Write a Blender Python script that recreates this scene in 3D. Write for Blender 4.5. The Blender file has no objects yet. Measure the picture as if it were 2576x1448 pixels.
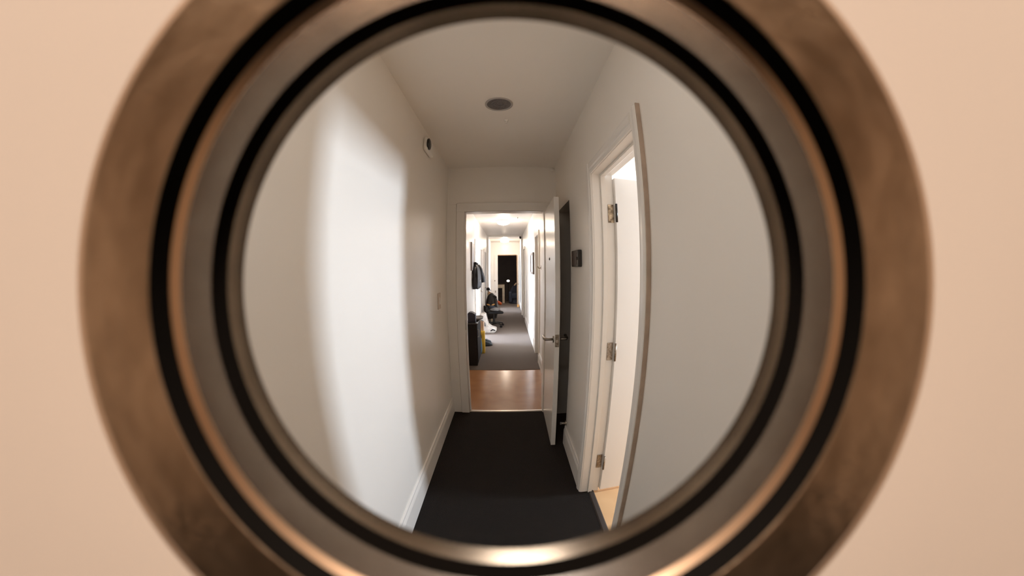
import bpy, bmesh, math, random
from mathutils import Vector, Matrix
random.seed(4)
S = bpy.context.scene
COL = S.collection
PI = math.pi

# ------------------------------------------------------------------ camera (real fisheye lens at the viewer's eye point)
cd = bpy.data.cameras.new('camera')
cam = bpy.data.objects.new('camera', cd)
COL.objects.link(cam)
S.camera = cam
EYE = Vector((0, 0, 1.4975))
right = Vector((0.99986, -0.0151, -0.0075)).normalized()
fwd = Vector((0.0145, 0.99778, -0.0645)).normalized()
right = (right - fwd * right.dot(fwd)).normalized()
up = right.cross(fwd)
cam.matrix_world = Matrix(((right.x, up.x, -fwd.x, EYE.x), (right.y, up.y, -fwd.y, EYE.y), (right.z, up.z, -fwd.z, EYE.z), (0, 0, 0, 1)))
cd.type = 'PANO'
cd.sensor_fit = 'HORIZONTAL'
cd.sensor_width = 36.0
cd.sensor_height = 36.0 * 1448 / 2576
cd.clip_start = 0.002
cd.clip_end = 100
cc = cd
cc.panorama_type = 'FISHEYE_LENS_POLYNOMIAL'
cc.fisheye_fov = math.radians(179)
MM = 36.0 / 2576 / 0.001          # mm of sensor per 1000 px of frame
KP = (1.2184, 0.1684, -0.1375, -0.0614)
cc.fisheye_polynomial_k0 = 0.0
cc.fisheye_polynomial_k1 = -KP[0] / MM
cc.fisheye_polynomial_k2 = -KP[1] / MM ** 2
cc.fisheye_polynomial_k3 = -KP[2] / MM ** 3
cc.fisheye_polynomial_k4 = -KP[3] / MM ** 4
cd.lens = 50
cd.dof.use_dof = True
cd.dof.focus_distance = 2.6
cd.dof.aperture_fstop = 85

# ------------------------------------------------------------------ world, lamps, exposure
w = bpy.data.worlds.new('world')
S.world = w
w.use_nodes = True
bg = w.node_tree.nodes['Background']
bg.inputs[0].default_value = (0.62, 0.75, 1.0, 1)
bg.inputs[1].default_value = 0.25
S.view_settings.view_transform = 'Standard'
S.view_settings.look = 'None'
S.view_settings.exposure = 0.0
S.view_settings.gamma = 1.0
S.view_settings.use_curve_mapping = False
S.cycles.use_denoising = True
S.cycles.max_bounces = 14
S.cycles.diffuse_bounces = 8
S.cycles.glossy_bounces = 6
S.cycles.transparent_max_bounces = 16
S.cycles.caustics_reflective = False
S.cycles.caustics_refractive = False


def area(name, loc, to, sx, sy, power, colour, spread=PI):
    l = bpy.data.lights.new(name, 'AREA')
    l.shape = 'RECTANGLE'
    l.size, l.size_y = sx, sy
    l.energy = power
    l.color = colour
    l.spread = spread
    o = bpy.data.objects.new(name, l)
    COL.objects.link(o)
    o.location = loc
    o.rotation_euler = (Vector(to) - Vector(loc)).to_track_quat('-Z', 'Y').to_euler()
    return o


def lamp(name, loc, power, colour, r):
    l = bpy.data.lights.new(name, 'POINT')
    l.energy = power
    l.color = colour
    l.shadow_soft_size = r
    o = bpy.data.objects.new(name, l)
    COL.objects.link(o)
    o.location = loc
    return o


# daylight outside the side room's narrow window
area('daylight_side_room', (3.33, 1.60, 1.93), (0.4, 1.42, 1.3), 0.42, 0.62, 82, (0.76, 0.87, 1.0), math.radians(135))
# daylight outside the windows of the two open rooms off the far corridor
area('daylight_far_room', (-2.62, 6.6, 1.5), (0.0, 6.5, 0.6), 0.9, 1.3, 450, (0.70, 0.82, 1.0))
area('daylight_end_room', (-2.62, 11.2, 1.5), (0.0, 11.3, 0.2), 0.9, 1.3, 230, (0.70, 0.82, 1.0))
# the warm ceiling lamp of the room the photograph is taken from
area('entry_room_lamp', (-0.02, -0.42, 2.50), (-0.02, -0.42, 0), 0.3, 0.3, 27, (1.0, 0.77, 0.62))

lamp('entry_room_glow', (-0.04, -0.42, 2.46), 0.8, (1.0, 0.77, 0.62), 0.05)  # added spill light, brightens the ceiling mirrored in the flange's upper side
# unseen lamp added over the front door to brighten the near hall
area('near_hall_fill', (-0.05, 0.30, 2.46), (-0.05, 0.34, 0), 0.22, 0.22, 2.7, (1.0, 0.96, 0.92))
# unseen fill behind the open door, added to brighten the side room's walls
lamp('side_room_fill', (2.0, 3.0, 2.0), 60, (1.0, 0.95, 0.9), 0.1)

# ------------------------------------------------------------------ materials
MATS = {}


def mat(name, base, rough=0.5, metal=0.0, var=0.0, scale=6.0, bump=0.0, bscale=80.0, emit=None, estr=0.0, spec=0.5, base2=None, coat=0.0, rvar=0.0):
    if name in MATS:
        return MATS[name]
    m = bpy.data.materials.new(name)
    m.use_nodes = True
    nt = m.node_tree
    b = nt.nodes['Principled BSDF']
    b.inputs['Base Color'].default_value = (*base, 1)
    b.inputs['Roughness'].default_value = rough
    b.inputs['Metallic'].default_value = metal
    b.inputs['Specular IOR Level'].default_value = spec
    b.inputs['Coat Weight'].default_value = coat
    if emit:
        b.inputs['Emission Color'].default_value = (*emit, 1)
        b.inputs['Emission Strength'].default_value = estr
    tc = nt.nodes.new('ShaderNodeTexCoord')
    if var > 0 or base2 or rvar > 0:
        n = nt.nodes.new('ShaderNodeTexNoise')
        n.inputs['Scale'].default_value = scale
        n.inputs['Detail'].default_value = 5
        nt.links.new(tc.outputs['Object'], n.inputs['Vector'])
        r = nt.nodes.new('ShaderNodeValToRGB')
        nt.links.new(n.outputs['Fac'], r.inputs['Fac'])
        r.color_ramp.elements[0].position = 0.32
        r.color_ramp.elements[1].position = 0.68
        lo = base2 if base2 else tuple(max(0, c * (1 - var)) for c in base)
        r.color_ramp.elements[0].color = (*lo, 1)
        r.color_ramp.elements[1].color = (*base, 1)
        nt.links.new(r.outputs['Color'], b.inputs['Base Color'])
        if rvar > 0:
            mr = nt.nodes.new('ShaderNodeMapRange')
            mr.inputs['To Min'].default_value = rough - rvar
            mr.inputs['To Max'].default_value = rough + rvar
            nt.links.new(n.outputs['Fac'], mr.inputs['Value'])
            nt.links.new(mr.outputs['Result'], b.inputs['Roughness'])
    if bump > 0:
        n2 = nt.nodes.new('ShaderNodeTexNoise')
        n2.inputs['Scale'].default_value = bscale
        n2.inputs['Detail'].default_value = 3
        nt.links.new(tc.outputs['Object'], n2.inputs['Vector'])
        bp = nt.nodes.new('ShaderNodeBump')
        bp.inputs['Strength'].default_value = bump
        bp.inputs['Distance'].default_value = 0.01
        nt.links.new(n2.outputs['Fac'], bp.inputs['Height'])
        nt.links.new(bp.outputs['Normal'], b.inputs['Normal'])
    MATS[name] = m
    return m


wall_paint = mat('wall_paint', (0.845, 0.797, 0.735), 0.33, var=0.025, scale=1.3, bump=0.03, bscale=14)
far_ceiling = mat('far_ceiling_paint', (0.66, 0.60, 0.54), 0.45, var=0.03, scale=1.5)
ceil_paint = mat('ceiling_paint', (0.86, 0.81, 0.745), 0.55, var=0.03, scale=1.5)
trim_paint = mat('trim_paint', (0.80, 0.76, 0.71), 0.30, var=0.02, scale=3)
door_paint = mat('door_paint', (0.78, 0.75, 0.71), 0.24, var=0.02, scale=2, bump=0.02, bscale=9)
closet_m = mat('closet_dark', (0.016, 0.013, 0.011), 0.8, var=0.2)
edge_brown = mat('brown_edge', (0.48, 0.37, 0.29), 0.6, var=0.2, scale=20)
side_paint = mat('side_room_paint', (0.72, 0.69, 0.65), 0.5, var=0.02, scale=2)
far_paint = mat('far_wall_paint', (0.84, 0.80, 0.75), 0.30, var=0.02, scale=2, bump=0.02, bscale=10)
front_door_paint = mat('front_door_paint', (0.80, 0.74, 0.67), 0.6, var=0.035, scale=9)
entry_paint = mat('entry_room_paint', (0.84, 0.73, 0.60), 0.6, var=0.10, scale=1.6)
entry_ceiling = mat('entry_room_ceiling', (0.86, 0.79, 0.68), 0.6, var=0.1, scale=2.0)
entry_floor_m = mat('entry_dark_floor', (0.010, 0.007, 0.005), 0.7, var=0.3, scale=5)
black_carpet = mat('black_carpet', (0.0125, 0.011, 0.0105), 0.95, var=0.35, scale=60, bump=0.4, bscale=420, spec=0.15)
brown_carpet = mat('grey_brown_carpet', (0.140, 0.116, 0.101), 0.95, var=0.18, scale=70, bump=0.4, bscale=300, spec=0.1)
lino = mat('orange_brown_vinyl', (0.37, 0.185, 0.085), 0.2, base2=(0.30, 0.148, 0.066), scale=7, bump=0.04, bscale=5)
side_wood = mat('side_room_wood', (0.66, 0.43, 0.23), 0.4, base2=(0.60, 0.38, 0.20), scale=8)
strip_m = mat('threshold_rubber', (0.030, 0.024, 0.022), 0.6, var=0.2)
bronze = mat('worn_bronze', (0.72, 0.575, 0.425), 0.34, 1.0, base2=(0.46, 0.36, 0.26), scale=190, bump=0.05, bscale=400, rvar=0.06)
bronze_edge = mat('bronze_edge', (0.95, 0.72, 0.52), 0.28, 1.0, var=0.1, scale=120)
edge_metal = mat('highlight_edge', (0.92, 0.74, 0.58), 0.45, 1.0, var=0.06, scale=120)  # lighter metal, the rim's highlight is put into its colour
gunmetal = mat('grey_brown_metal', (0.44, 0.385, 0.335), 0.25, 1.0, base2=(0.36, 0.313, 0.272), scale=200, bump=0.006, bscale=300)
shadow_m = mat('shadow_black', (0.004, 0.0035, 0.003), 0.7, 0.0, spec=0.05)  # black that stands for the shade in the viewer's gaps
dark_bezel = mat('lens_seat_metal', (0.36, 0.285, 0.215), 0.22, 1.0, base2=(0.24, 0.19, 0.145), scale=160)
steel = mat('satin_nickel', (0.58, 0.53, 0.47), 0.28, 1.0, var=0.1, scale=60)
dark_steel = mat('dark_nickel', (0.30, 0.27, 0.24), 0.30, 1.0, var=0.1, scale=60)
hinge_m = mat('hinge_steel', (0.42, 0.36, 0.30), 0.42, 1.0, base2=(0.20, 0.16, 0.12), scale=90)
hinge_brass = mat('spotted_brass', (0.66, 0.52, 0.36), 0.4, 0.7, base2=(0.12, 0.08, 0.05), scale=55)
black_gloss = mat('black_plastic', (0.012, 0.011, 0.011), 0.22)
black_matte = mat('black_matte', (0.007, 0.007, 0.008), 0.75, spec=0.2)
brown_glass = mat('brown_screen', (0.045, 0.022, 0.016), 0.18)
white_plastic = mat('white_plastic', (0.80, 0.77, 0.72), 0.35)
switch_m = mat('ivory_plastic', (0.60, 0.50, 0.41), 0.4)
vent_grey = mat('vent_grey', (0.17, 0.155, 0.15), 0.6, var=0.3, scale=120)
vent_rim = mat('vent_rim', (0.42, 0.39, 0.37), 0.5)
navy_leather = mat('navy_leather', (0.014, 0.017, 0.026), 0.42, base2=(0.007, 0.008, 0.012), scale=22, bump=0.5, bscale=34, spec=0.3)
navy_cloth = mat('navy_cloth', (0.012, 0.020, 0.038), 0.85, var=0.3, scale=20)
navy_box_m = mat('navy_box', (0.010, 0.011, 0.030), 0.5)
grey_board = mat('grey_board', (0.17, 0.16, 0.155), 0.5, var=0.2, scale=20)
paper_tan = mat('kraft_paper', (0.66, 0.47, 0.34), 0.8, var=0.15, scale=20)
yellow_m = mat('yellow_plastic', (0.80, 0.52, 0.04), 0.4, var=0.1, scale=9)
olive_m = mat('olive_patch', (0.16, 0.12, 0.035), 0.7)
blue_cloth = mat('blue_cloth', (0.14, 0.33, 0.50), 0.8, var=0.25, scale=20)
teal_shoe = mat('dark_teal', (0.010, 0.024, 0.034), 0.6, var=0.3, scale=30)
white_bag_m = mat('white_bag', (0.60, 0.56, 0.52), 0.6, base2=(0.42, 0.38, 0.35), scale=14)
grey_cloth = mat('grey_cloth', (0.17, 0.165, 0.16), 0.8, base2=(0.09, 0.09, 0.095), scale=18, bump=0.4, bscale=40)
bag_black = mat('black_nylon', (0.006, 0.006, 0.007), 0.5, bump=0.6, bscale=20)
tan_patch = mat('tan_patch', (0.55, 0.28, 0.08), 0.6)
orange_m = mat('orange_fabric', (0.72, 0.115, 0.012), 0.6, var=0.3, scale=20)
tan_fur = mat('tan_cloth', (0.55, 0.36, 0.22), 0.85, var=0.3, scale=30)
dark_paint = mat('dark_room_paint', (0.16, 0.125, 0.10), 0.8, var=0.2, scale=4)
pale_wood = mat('pale_wood', (0.50, 0.40, 0.28), 0.6, var=0.15, scale=12)
picture_frame = mat('picture_frame', (0.16, 0.13, 0.11), 0.4)
picture_pane = mat('picture_pane', (0.80, 0.77, 0.73), 0.15, var=0.12, scale=7)  # near white, the glare on the glass is put into the colour
grey_pane = mat('grey_print', (0.36, 0.36, 0.37), 0.4, var=0.2, scale=6)
door_grey = mat('grey_door', (0.42, 0.39, 0.37), 0.4)
door_dark = mat('dark_glass_door', (0.035, 0.035, 0.035), 0.3)
lamp_glass = mat('lamp_glass', (0.9, 0.85, 0.75), 0.3, emit=(1.0, 0.80, 0.60), estr=14.0)
small_glow = mat('small_lamp_glass', (0.9, 0.85, 0.8), 0.3, emit=(1.0, 0.90, 0.80), estr=2.2)

# thin lens element: light passes straight through, a little of it is reflected
lens_m = bpy.data.materials.new('lens_glass')
lens_m.use_nodes = True
nt = lens_m.node_tree
nt.nodes.clear()
out = nt.nodes.new('ShaderNodeOutputMaterial')
mx = nt.nodes.new('ShaderNodeMixShader')
tr = nt.nodes.new('ShaderNodeBsdfTransparent')
gl = nt.nodes.new('ShaderNodeBsdfGlossy')
gl.inputs['Roughness'].default_value = 0.0
fr = nt.nodes.new('ShaderNodeFresnel')
fr.inputs['IOR'].default_value = 1.22
nt.links.new(fr.outputs[0], mx.inputs[0])
nt.links.new(tr.outputs[0], mx.inputs[1])
nt.links.new(gl.outputs[0], mx.inputs[2])
nt.links.new(mx.outputs[0], out.inputs['Surface'])


# ------------------------------------------------------------------ helpers
def make(name, bm, m, parent=None, smooth=False, bevel=0.0, seg=2):
    me = bpy.data.meshes.new(name)
    bmesh.ops.recalc_face_normals(bm, faces=bm.faces)
    bm.to_mesh(me)
    bm.free()
    if m:
        me.materials.append(m)
    if smooth:
        for p in me.polygons:
            p.use_smooth = True
    o = bpy.data.objects.new(name, me)
    COL.objects.link(o)
    if bevel > 0:
        md = o.modifiers.new('bevel', 'BEVEL')
        md.width = bevel
        md.segments = seg
        md.limit_method = 'ANGLE'
        md.angle_limit = math.radians(40)
    if parent:
        o.parent = parent
    return o


def tag(o, label=None, cat=None, group=None, kind=None):
    if label:
        o['label'] = label
    if cat:
        o['category'] = cat
    if group:
        o['group'] = group
    if kind:
        o['kind'] = kind
    return o


def thing(name, loc, label, cat, group=None, rz=0.0, kind=None):
    o = bpy.data.objects.new(name, None)
    o.empty_display_size = 0.05
    COL.objects.link(o)
    o.location = loc
    o.rotation_euler = (0, 0, rz)
    return tag(o, label, cat, group, kind)


def box(bm, x0, x1, y0, y1, z0, z1):
    v = [bm.verts.new(p) for p in ((x0, y0, z0), (x1, y0, z0), (x1, y1, z0), (x0, y1, z0), (x0, y0, z1), (x1, y0, z1), (x1, y1, z1), (x0, y1, z1))]
    for f in ((0, 3, 2, 1), (4, 5, 6, 7), (0, 1, 5, 4), (1, 2, 6, 5), (2, 3, 7, 6), (3, 0, 4, 7)):
        bm.faces.new([v[i] for i in f])
    return bm


def boxes(*bs):
    bm = bmesh.new()
    for b in bs:
        box(bm, *b)
    return bm


def lathe(profile, n=96, closed=False, axis='z'):
    """Surface of revolution: profile of (height, radius) along an axis."""
    bm = bmesh.new()
    rings = []
    for h, r in profile:
        ring = []
        if r <= 1e-9:
            ring = [bm.verts.new((0, 0, h))] * n
        else:
            for i in range(n):
                a = 2 * PI * i / n
                ring.append(bm.verts.new((r * math.cos(a), r * math.sin(a), h)))
        rings.append(ring)
    pairs = list(zip(rings[:-1], rings[1:]))
    if closed:
        pairs.append((rings[-1], rings[0]))
    for a, b in pairs:
        for i in range(n):
            j = (i + 1) % n
            vs = []
            for v in (a[i], a[j], b[j], b[i]):
                if v not in vs:
                    vs.append(v)
            if len(vs) >= 3:
                try:
                    bm.faces.new(vs)
                except ValueError:
                    pass
    if axis == 'y':
        bm.transform(Matrix.Rotation(-PI / 2, 4, 'X'))
    if axis == 'x':
        bm.transform(Matrix.Rotation(PI / 2, 4, 'Y'))
    return bm


def tube(pts, radii, n=10, cap=True):
    bm = bmesh.new()
    pts = [Vector(p) for p in pts]
    if not hasattr(radii, '__len__'):
        radii = [radii] * len(pts)
    rings = []
    ref = Vector((0, 0, 1))
    for i, p in enumerate(pts):
        t = (pts[min(i + 1, len(pts) - 1)] - pts[max(i - 1, 0)]).normalized()
        r0 = ref if abs(t.dot(ref)) < 0.95 else Vector((1, 0, 0))
        u = t.cross(r0).normalized()
        v = t.cross(u).normalized()
        rings.append([bm.verts.new(p + (u * math.cos(2 * PI * k / n) + v * math.sin(2 * PI * k / n)) * radii[i]) for k in range(n)])
    for a, b in zip(rings[:-1], rings[1:]):
        for k in range(n):
            bm.faces.new((a[k], a[(k + 1) % n], b[(k + 1) % n], b[k]))
    if cap:
        bm.faces.new(rings[0])
        bm.faces.new(list(reversed(rings[-1])))
    return bm


def blob(rx, ry, rz, sub=3, noise=0.12, freq=3.0, seed=0, flat=None):
    """Irregular soft solid: an icosphere pushed in and out, its underside flattened at FLAT."""
    from mathutils import noise as ns
    bm = bmesh.new()
    bmesh.ops.create_icosphere(bm, subdivisions=sub, radius=1)
    for v in bm.verts:
        d = 1 + noise * ns.noise(v.co * freq + Vector((seed * 7.3, seed * 3.1, seed)))
        v.co = Vector((v.co.x * rx * d, v.co.y * ry * d, v.co.z * rz * d))
        if flat is not None and v.co.z < flat:
            v.co.z = flat
    return bm


def prism(outline, d0, d1, axis='y'):
    """Extrude a closed outline [(a, b)]: axis y takes it as x,z between y=d0..d1; axis x as y,z; axis z as x,y."""
    bm = bmesh.new()
    f = {'y': lambda a, b, d: (a, d, b), 'x': lambda a, b, d: (d, a, b), 'z': lambda a, b, d: (a, b, d)}[axis]
    A = [bm.verts.new(f(a, b, d0)) for a, b in outline]
    B = [bm.verts.new(f(a, b, d1)) for a, b in outline]
    bm.faces.new(A)
    bm.faces.new(list(reversed(B)))
    n = len(A)
    for i in range(n):
        bm.faces.new((A[i], A[(i + 1) % n], B[(i + 1) % n], B[i]))
    return bm


def structure(name, bm, m, label, cat, bevel=0.0):
    return tag(make(name, bm, m, bevel=bevel), label, cat, kind='structure')


# ------------------------------------------------------------------ dimensions (metres)
XL, XR, HC = -0.584, 0.480, 2.50          # near hall
YE0, YE1 = 3.052, 3.165                   # end wall with its doorway
DX0, DX1, DH = -0.409, 0.352, 2.04        # doorway in the end wall
XLF, XRF = -0.630, 0.488                  # far corridor
YC = 4.49                                 # vinyl meets carpet
YEND = 12.83
DOOR_Y0, DOOR_Y1 = 0.0135, 0.030          # the front door's slab
SY0, SY1, SH = 1.055, 1.700, 2.03         # side doorway in the right wall
SX = 0.600                                # far face of the right wall

CY0, CY1 = 2.385, 2.98                     # unlit closet opening behind the open door

# ------------------------------------------------------------------ shell: near hall
structure('floor', boxes((-0.70, 0.53, 0.03, YE0 + 0.015, -0.10, 0.0)), black_carpet, 'black carpet covering the floor of the near hall', 'floor')
structure('ceiling', boxes((-0.75, 0.75, 0.03, YE1, HC, HC + 0.1)), ceil_paint, 'off-white ceiling of the near hall with a round grey vent', 'ceiling')
structure('wall_left', boxes((XL - 0.10, XL, 0.03, YE1, -0.05, HC)), wall_paint, 'pale left wall of the near hall with a tall patch of daylight', 'wall')
structure('wall_right', boxes((XR, SX, 0.03, SY0 - 0.015, -0.05, HC), (XR, SX, SY1 + 0.015, CY0, -0.05, HC), (XR, SX, CY1, YE1, -0.05, HC), (XR, SX, CY0, CY1, 2.02, HC), (XR, SX, SY0 - 0.015, SY1 + 0.015, SH + 0.015, HC)), wall_paint,
          'pale right wall of the near hall around the side doorway', 'wall')
structure('wall_end', boxes((XL, DX0 - 0.02, YE0, YE1, -0.05, HC), (DX1 + 0.02, XR, YE0, YE1, -0.05, HC), (DX0 - 0.02, DX1 + 0.02, YE0, YE1, DH + 0.02, HC)), wall_paint,
          'shaded wall across the hall above the open doorway', 'wall')

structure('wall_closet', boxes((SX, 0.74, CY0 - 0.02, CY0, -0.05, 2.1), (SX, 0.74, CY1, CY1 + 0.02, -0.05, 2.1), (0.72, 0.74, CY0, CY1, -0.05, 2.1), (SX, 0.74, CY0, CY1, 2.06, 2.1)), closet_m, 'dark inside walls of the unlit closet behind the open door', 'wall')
structure('wall_closet', boxes((SX, 0.765, CY0 - 0.045, CY0 - 0.02, -0.05, HC), (SX, 0.765, CY1 + 0.02, CY1 + 0.045, -0.05, HC), (0.74, 0.765, CY0 - 0.02, CY1 + 0.02, -0.05, HC)), side_paint, 'white outer side of the shallow closet in the side room', 'wall')
structure('floor', boxes((0.53, 0.72, CY0, CY1, -0.1, 0.0015)), black_carpet, 'black floor of the unlit closet', 'floor')

# baseboards: moulded profile, extruded along the wall
BB = [(0, 0), (0.016, 0), (0.016, 0.135), (0.012, 0.150), (0.009, 0.158), (0.009, 0.172), (0.004, 0.18), (0, 0.18)]


def baseboard(name, x, sgn, y0, y1, label):
    structure(name, prism([(x + sgn * a, b) for a, b in BB], y0, y1, 'y'), trim_paint, label, 'baseboard')


baseboard('baseboard_left', XL, 1, 0.03, YE0, 'white baseboard along the left wall of the near hall')
baseboard('baseboard_right', XR, -1, SY1 + 0.075, CY0, 'white baseboard on the right wall behind the open door')
baseboard('baseboard_right', XR, -1, 0.03, SY0 - 0.07, 'white baseboard on the right wall nearest the viewer')

# ------------------------------------------------------------------ end doorway: casing, filler, strike plate
cas = thing('trim_1', (0, YE0, 0), 'painted flat casing around the doorway at the end of the near hall', 'casing', kind='structure')
make('side_casing', boxes((-0.487, DX0, -0.024, 0.0, 0, 2.125)), trim_paint, cas, bevel=0.004)
make('head_casing', boxes((-0.487, 0.46, -0.026, 0.0, DH, 2.125)), trim_paint, cas, bevel=0.004)
make('filler_board', boxes((XL, -0.489, -0.012, 0.0, 0, 2.118)), wall_paint, cas, bevel=0.003)
make('jamb', boxes((DX0 - 0.02, DX0, -0.02, YE1 - YE0 + 0.02, 0, DH + 0.02)), trim_paint, cas)
make('jamb', boxes((DX1, DX1 + 0.02, -0.02, YE1 - YE0 + 0.02, 0, DH + 0.02)), trim_paint, cas)
make('head_jamb', boxes((DX0, DX1, -0.02, YE1 - YE0 + 0.02, DH, DH + 0.02)), trim_paint, cas)
make('door_stop', boxes((DX0, DX0 + 0.012, 0.035, 0.06, 0, DH)), trim_paint, cas)
make('strike_plate', boxes((DX0 - 0.001, DX0 + 0.003, -0.019, 0.018, 0.895, 0.992)), hinge_m, cas, bevel=0.001)
tag(make('threshold_bar', prism([(YE0 + 0.004, 0.0), (YE0 + 0.012, 0.008), (YE0 + 0.034, 0.008), (YE0 + 0.042, 0.0)], DX0, DX1, 'x'), steel), 'thin metal threshold bar where black carpet meets the orange-brown vinyl', 'threshold')

# ------------------------------------------------------------------ the open white door at the end of the near hall (door_2)
d2 = thing('door_2', (DX1 + 0.008, YE0 - 0.024, 0), 'white flush door standing open into the near hall at the end', 'door', rz=0, kind='structure')
d2.rotation_euler = (0, 0, -0.012)
LW, LT = 0.69, 0.038                     # the leaf runs from its hinges towards the viewer (-y)
make('leaf', boxes((0, LT, -LW, 0, 0.012, 2.03)), door_paint, d2, bevel=0.002)
make('latch_plate', boxes((LT / 2 - 0.015, LT / 2 + 0.015, -LW - 0.0025, -LW + 0.001, 0.895, 0.992)), hinge_m, d2, bevel=0.001)
make('latch_bolt', boxes((LT / 2 - 0.008, LT / 2 + 0.008, -LW - 0.010, -LW - 0.001, 0.93, 0.952)), steel, d2, bevel=0.002)
for side, x0 in ((-1, 0.0), (1, LT)):
    ro = make('rose', lathe([(0, 0.0), (0, 0.027), (0.007, 0.026), (0.009, 0.022), (0.009, 0)], 32, axis='x'), dark_steel, d2, smooth=False)
    ro.location = (x0, -LW + 0.055, 0.945)
    if side < 0:
        ro.rotation_euler = (0, 0, PI)
    lv = make('lever_handle', tube([(x0, -LW + 0.055, 0.945), (x0 + side * 0.045, -LW + 0.055, 0.945), (x0 + side * 0.062, -LW + 0.062, 0.945), (x0 + side * 0.070, -LW + 0.085, 0.946), (x0 + side * 0.072, -LW + 0.13, 0.948), (x0 + side * 0.072, -LW + 0.165, 0.951)],
                            [0.010, 0.010, 0.0125, 0.012, 0.0105, 0.012], 14), dark_steel, d2, smooth=True)
pv = make('peephole', lathe([(0, 0), (0, 0.012), (0.004, 0.012), (0.006, 0.006), (0.003, 0)], 24, axis='x'), black_gloss, d2)
pv.location = (0.0, -0.36, 1.565)
pv.rotation_euler = (0, 0, PI)
for z in (0.25, 1.02, 1.80):
    make('hinge', tube([(0.004, 0.006, z - 0.045), (0.004, 0.006, z + 0.045)], 0.006, 10), hinge_m, d2)
ds = thing('door_stop', (XR - 0.002, 2.36, 0.215), 'small grey door stop low on the right wall behind the open door', 'door stop')
make('base', lathe([(0, 0), (0, 0.022), (-0.008, 0.02), (-0.012, 0.009), (-0.04, 0.009)], 20, axis='x'), steel, ds)
make('rubber_tip', lathe([(-0.04, 0.013), (-0.052, 0.012), (-0.054, 0)], 20, axis='x'), vent_grey, ds, smooth=True)

# ------------------------------------------------------------------ side doorway in the right wall: moulded casing, jambs, door_3
sc = thing('trim_2', (XR, 0, 0), 'white moulded casing around the side doorway in the right wall', 'casing', kind='structure')
CP = [(0.0, 0.0), (0.0, 0.010), (0.010, 0.014), (0.022, 0.013), (0.028, 0.018), (0.050, 0.020), (0.062, 0.018), (0.068, 0.012), (0.068, 0.0)]   # across, out of the wall
make('side_casing', prism([(-o_, SY0 - a) for a, o_ in CP], 0, SH + 0.068, 'z'), trim_paint, sc)
make('side_casing', prism([(-o_, SY1 + a) for a, o_ in CP], 0, SH + 0.068, 'z'), trim_paint, sc)
make('head_casing', prism([(-o_, SH + a) for a, o_ in CP], SY0 + 0.0, SY1 - 0.0, 'y'), trim_paint, sc)
make('outer_edge_strip', boxes((-0.017, 0.0, SY0 - 0.0745, SY0 - 0.0685, 0, SH + 0.072)), edge_brown, sc, bevel=0.001)['label'] = 'thin brown edge strip'  # brown strip along the casing's outer edge
make('jamb', boxes((-0.002, SX - XR + 0.004, SY0 - 0.015, SY0 + 0.003, 0, SH)), trim_paint, sc)
make('jamb', boxes((-0.002, SX - XR, SY1 - 0.003, SY1 + 0.015, 0, SH)), trim_paint, sc)
make('head_jamb', boxes((-0.002, SX - XR + 0.004, SY0, SY1, SH - 0.003, SH + 0.015)), trim_paint, sc)
make('stop_strip', boxes((0.046, 0.074, SY1 - 0.016, SY1 - 0.003, 0, SH)), trim_paint, sc, bevel=0.002)
make('stop_strip', boxes((0.046, 0.074, SY0 + 0.003, SY0 + 0.016, 0, SH)), trim_paint, sc, bevel=0.002)
make('stop_head', boxes((0.046, 0.074, SY0 + 0.016, SY1 - 0.016, SH - 0.016, SH - 0.003)), trim_paint, sc, bevel=0.002)
tag(make('threshold_strip', prism([(0.53, 0.0), (0.537, 0.007), (0.562, 0.007), (0.57, 0.0)], SY0 + 0.003, SY1 - 0.003, 'y'), strip_m), 'dark rubber threshold strip across the side doorway', 'threshold')

d3 = thing('door_3', (SX + 0.008, SY1 + 0.008, 0), 'white door opened into the side room, seen through the right doorway', 'door', kind='structure')
d3.rotation_euler = (0, 0, math.radians(5.0))
make('leaf', boxes((-0.0065, 0.63, -0.036, 0.0, 0.025, 2.005)), door_paint, d3, bevel=0.002)
for i, (z, m) in enumerate(((1.80, hinge_brass), (1.02, hinge_m), (0.26, hinge_m))):
    hg = thing('hinge', (0, 0, 0), None, None)
    hg.parent = d3
    make('knuckle', tube([(-0.006, -0.042, z - 0.052), (-0.006, -0.042, z + 0.052)], 0.0065, 12), hinge_m if i else black_gloss, hg, smooth=True)
    pl = make('plate', boxes((-0.044, -0.010, -0.0150, -0.0105, z - 0.052, z + 0.052)), m, hg, bevel=0.001)
    pl.location = (0, -0.0, 0)
    pl.rotation_euler = (0, 0, -math.radians(5.0))

# side room shell (seen only as a bright slice through the doorway)
structure('floor', boxes((0.57, 3.3, 0.05, 3.9, -0.1, 0.0)), side_wood, 'honey-coloured wood floor of the bright side room', 'floor')
structure('ceiling', boxes((SX, 3.3, 0.05, 3.9, HC, HC + 0.1)), side_paint, 'white ceiling of the bright side room', 'ceiling')
structure('wall_side_room', boxes((SX, 3.3, 3.8, 3.9, -0.05, HC), (SX, 3.3, 0.05, 0.15, -0.05, HC), (SX, SX + 0.02, YE1, 3.8, -0.05, HC)), side_paint, 'brightly lit white walls of the side room', 'wall')
WY0, WY1, WZ0, WZ1 = 1.40, 1.80, 1.63, 2.23
structure('wall_side_window', boxes((3.2, 3.3, 0.15, WY0, -0.05, HC), (3.2, 3.3, WY1, 3.8, -0.05, HC), (3.2, 3.3, WY0, WY1, -0.05, WZ0), (3.2, 3.3, WY0, WY1, WZ1, HC)), side_paint, 'white wall of the side room with the narrow window', 'wall')

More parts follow.
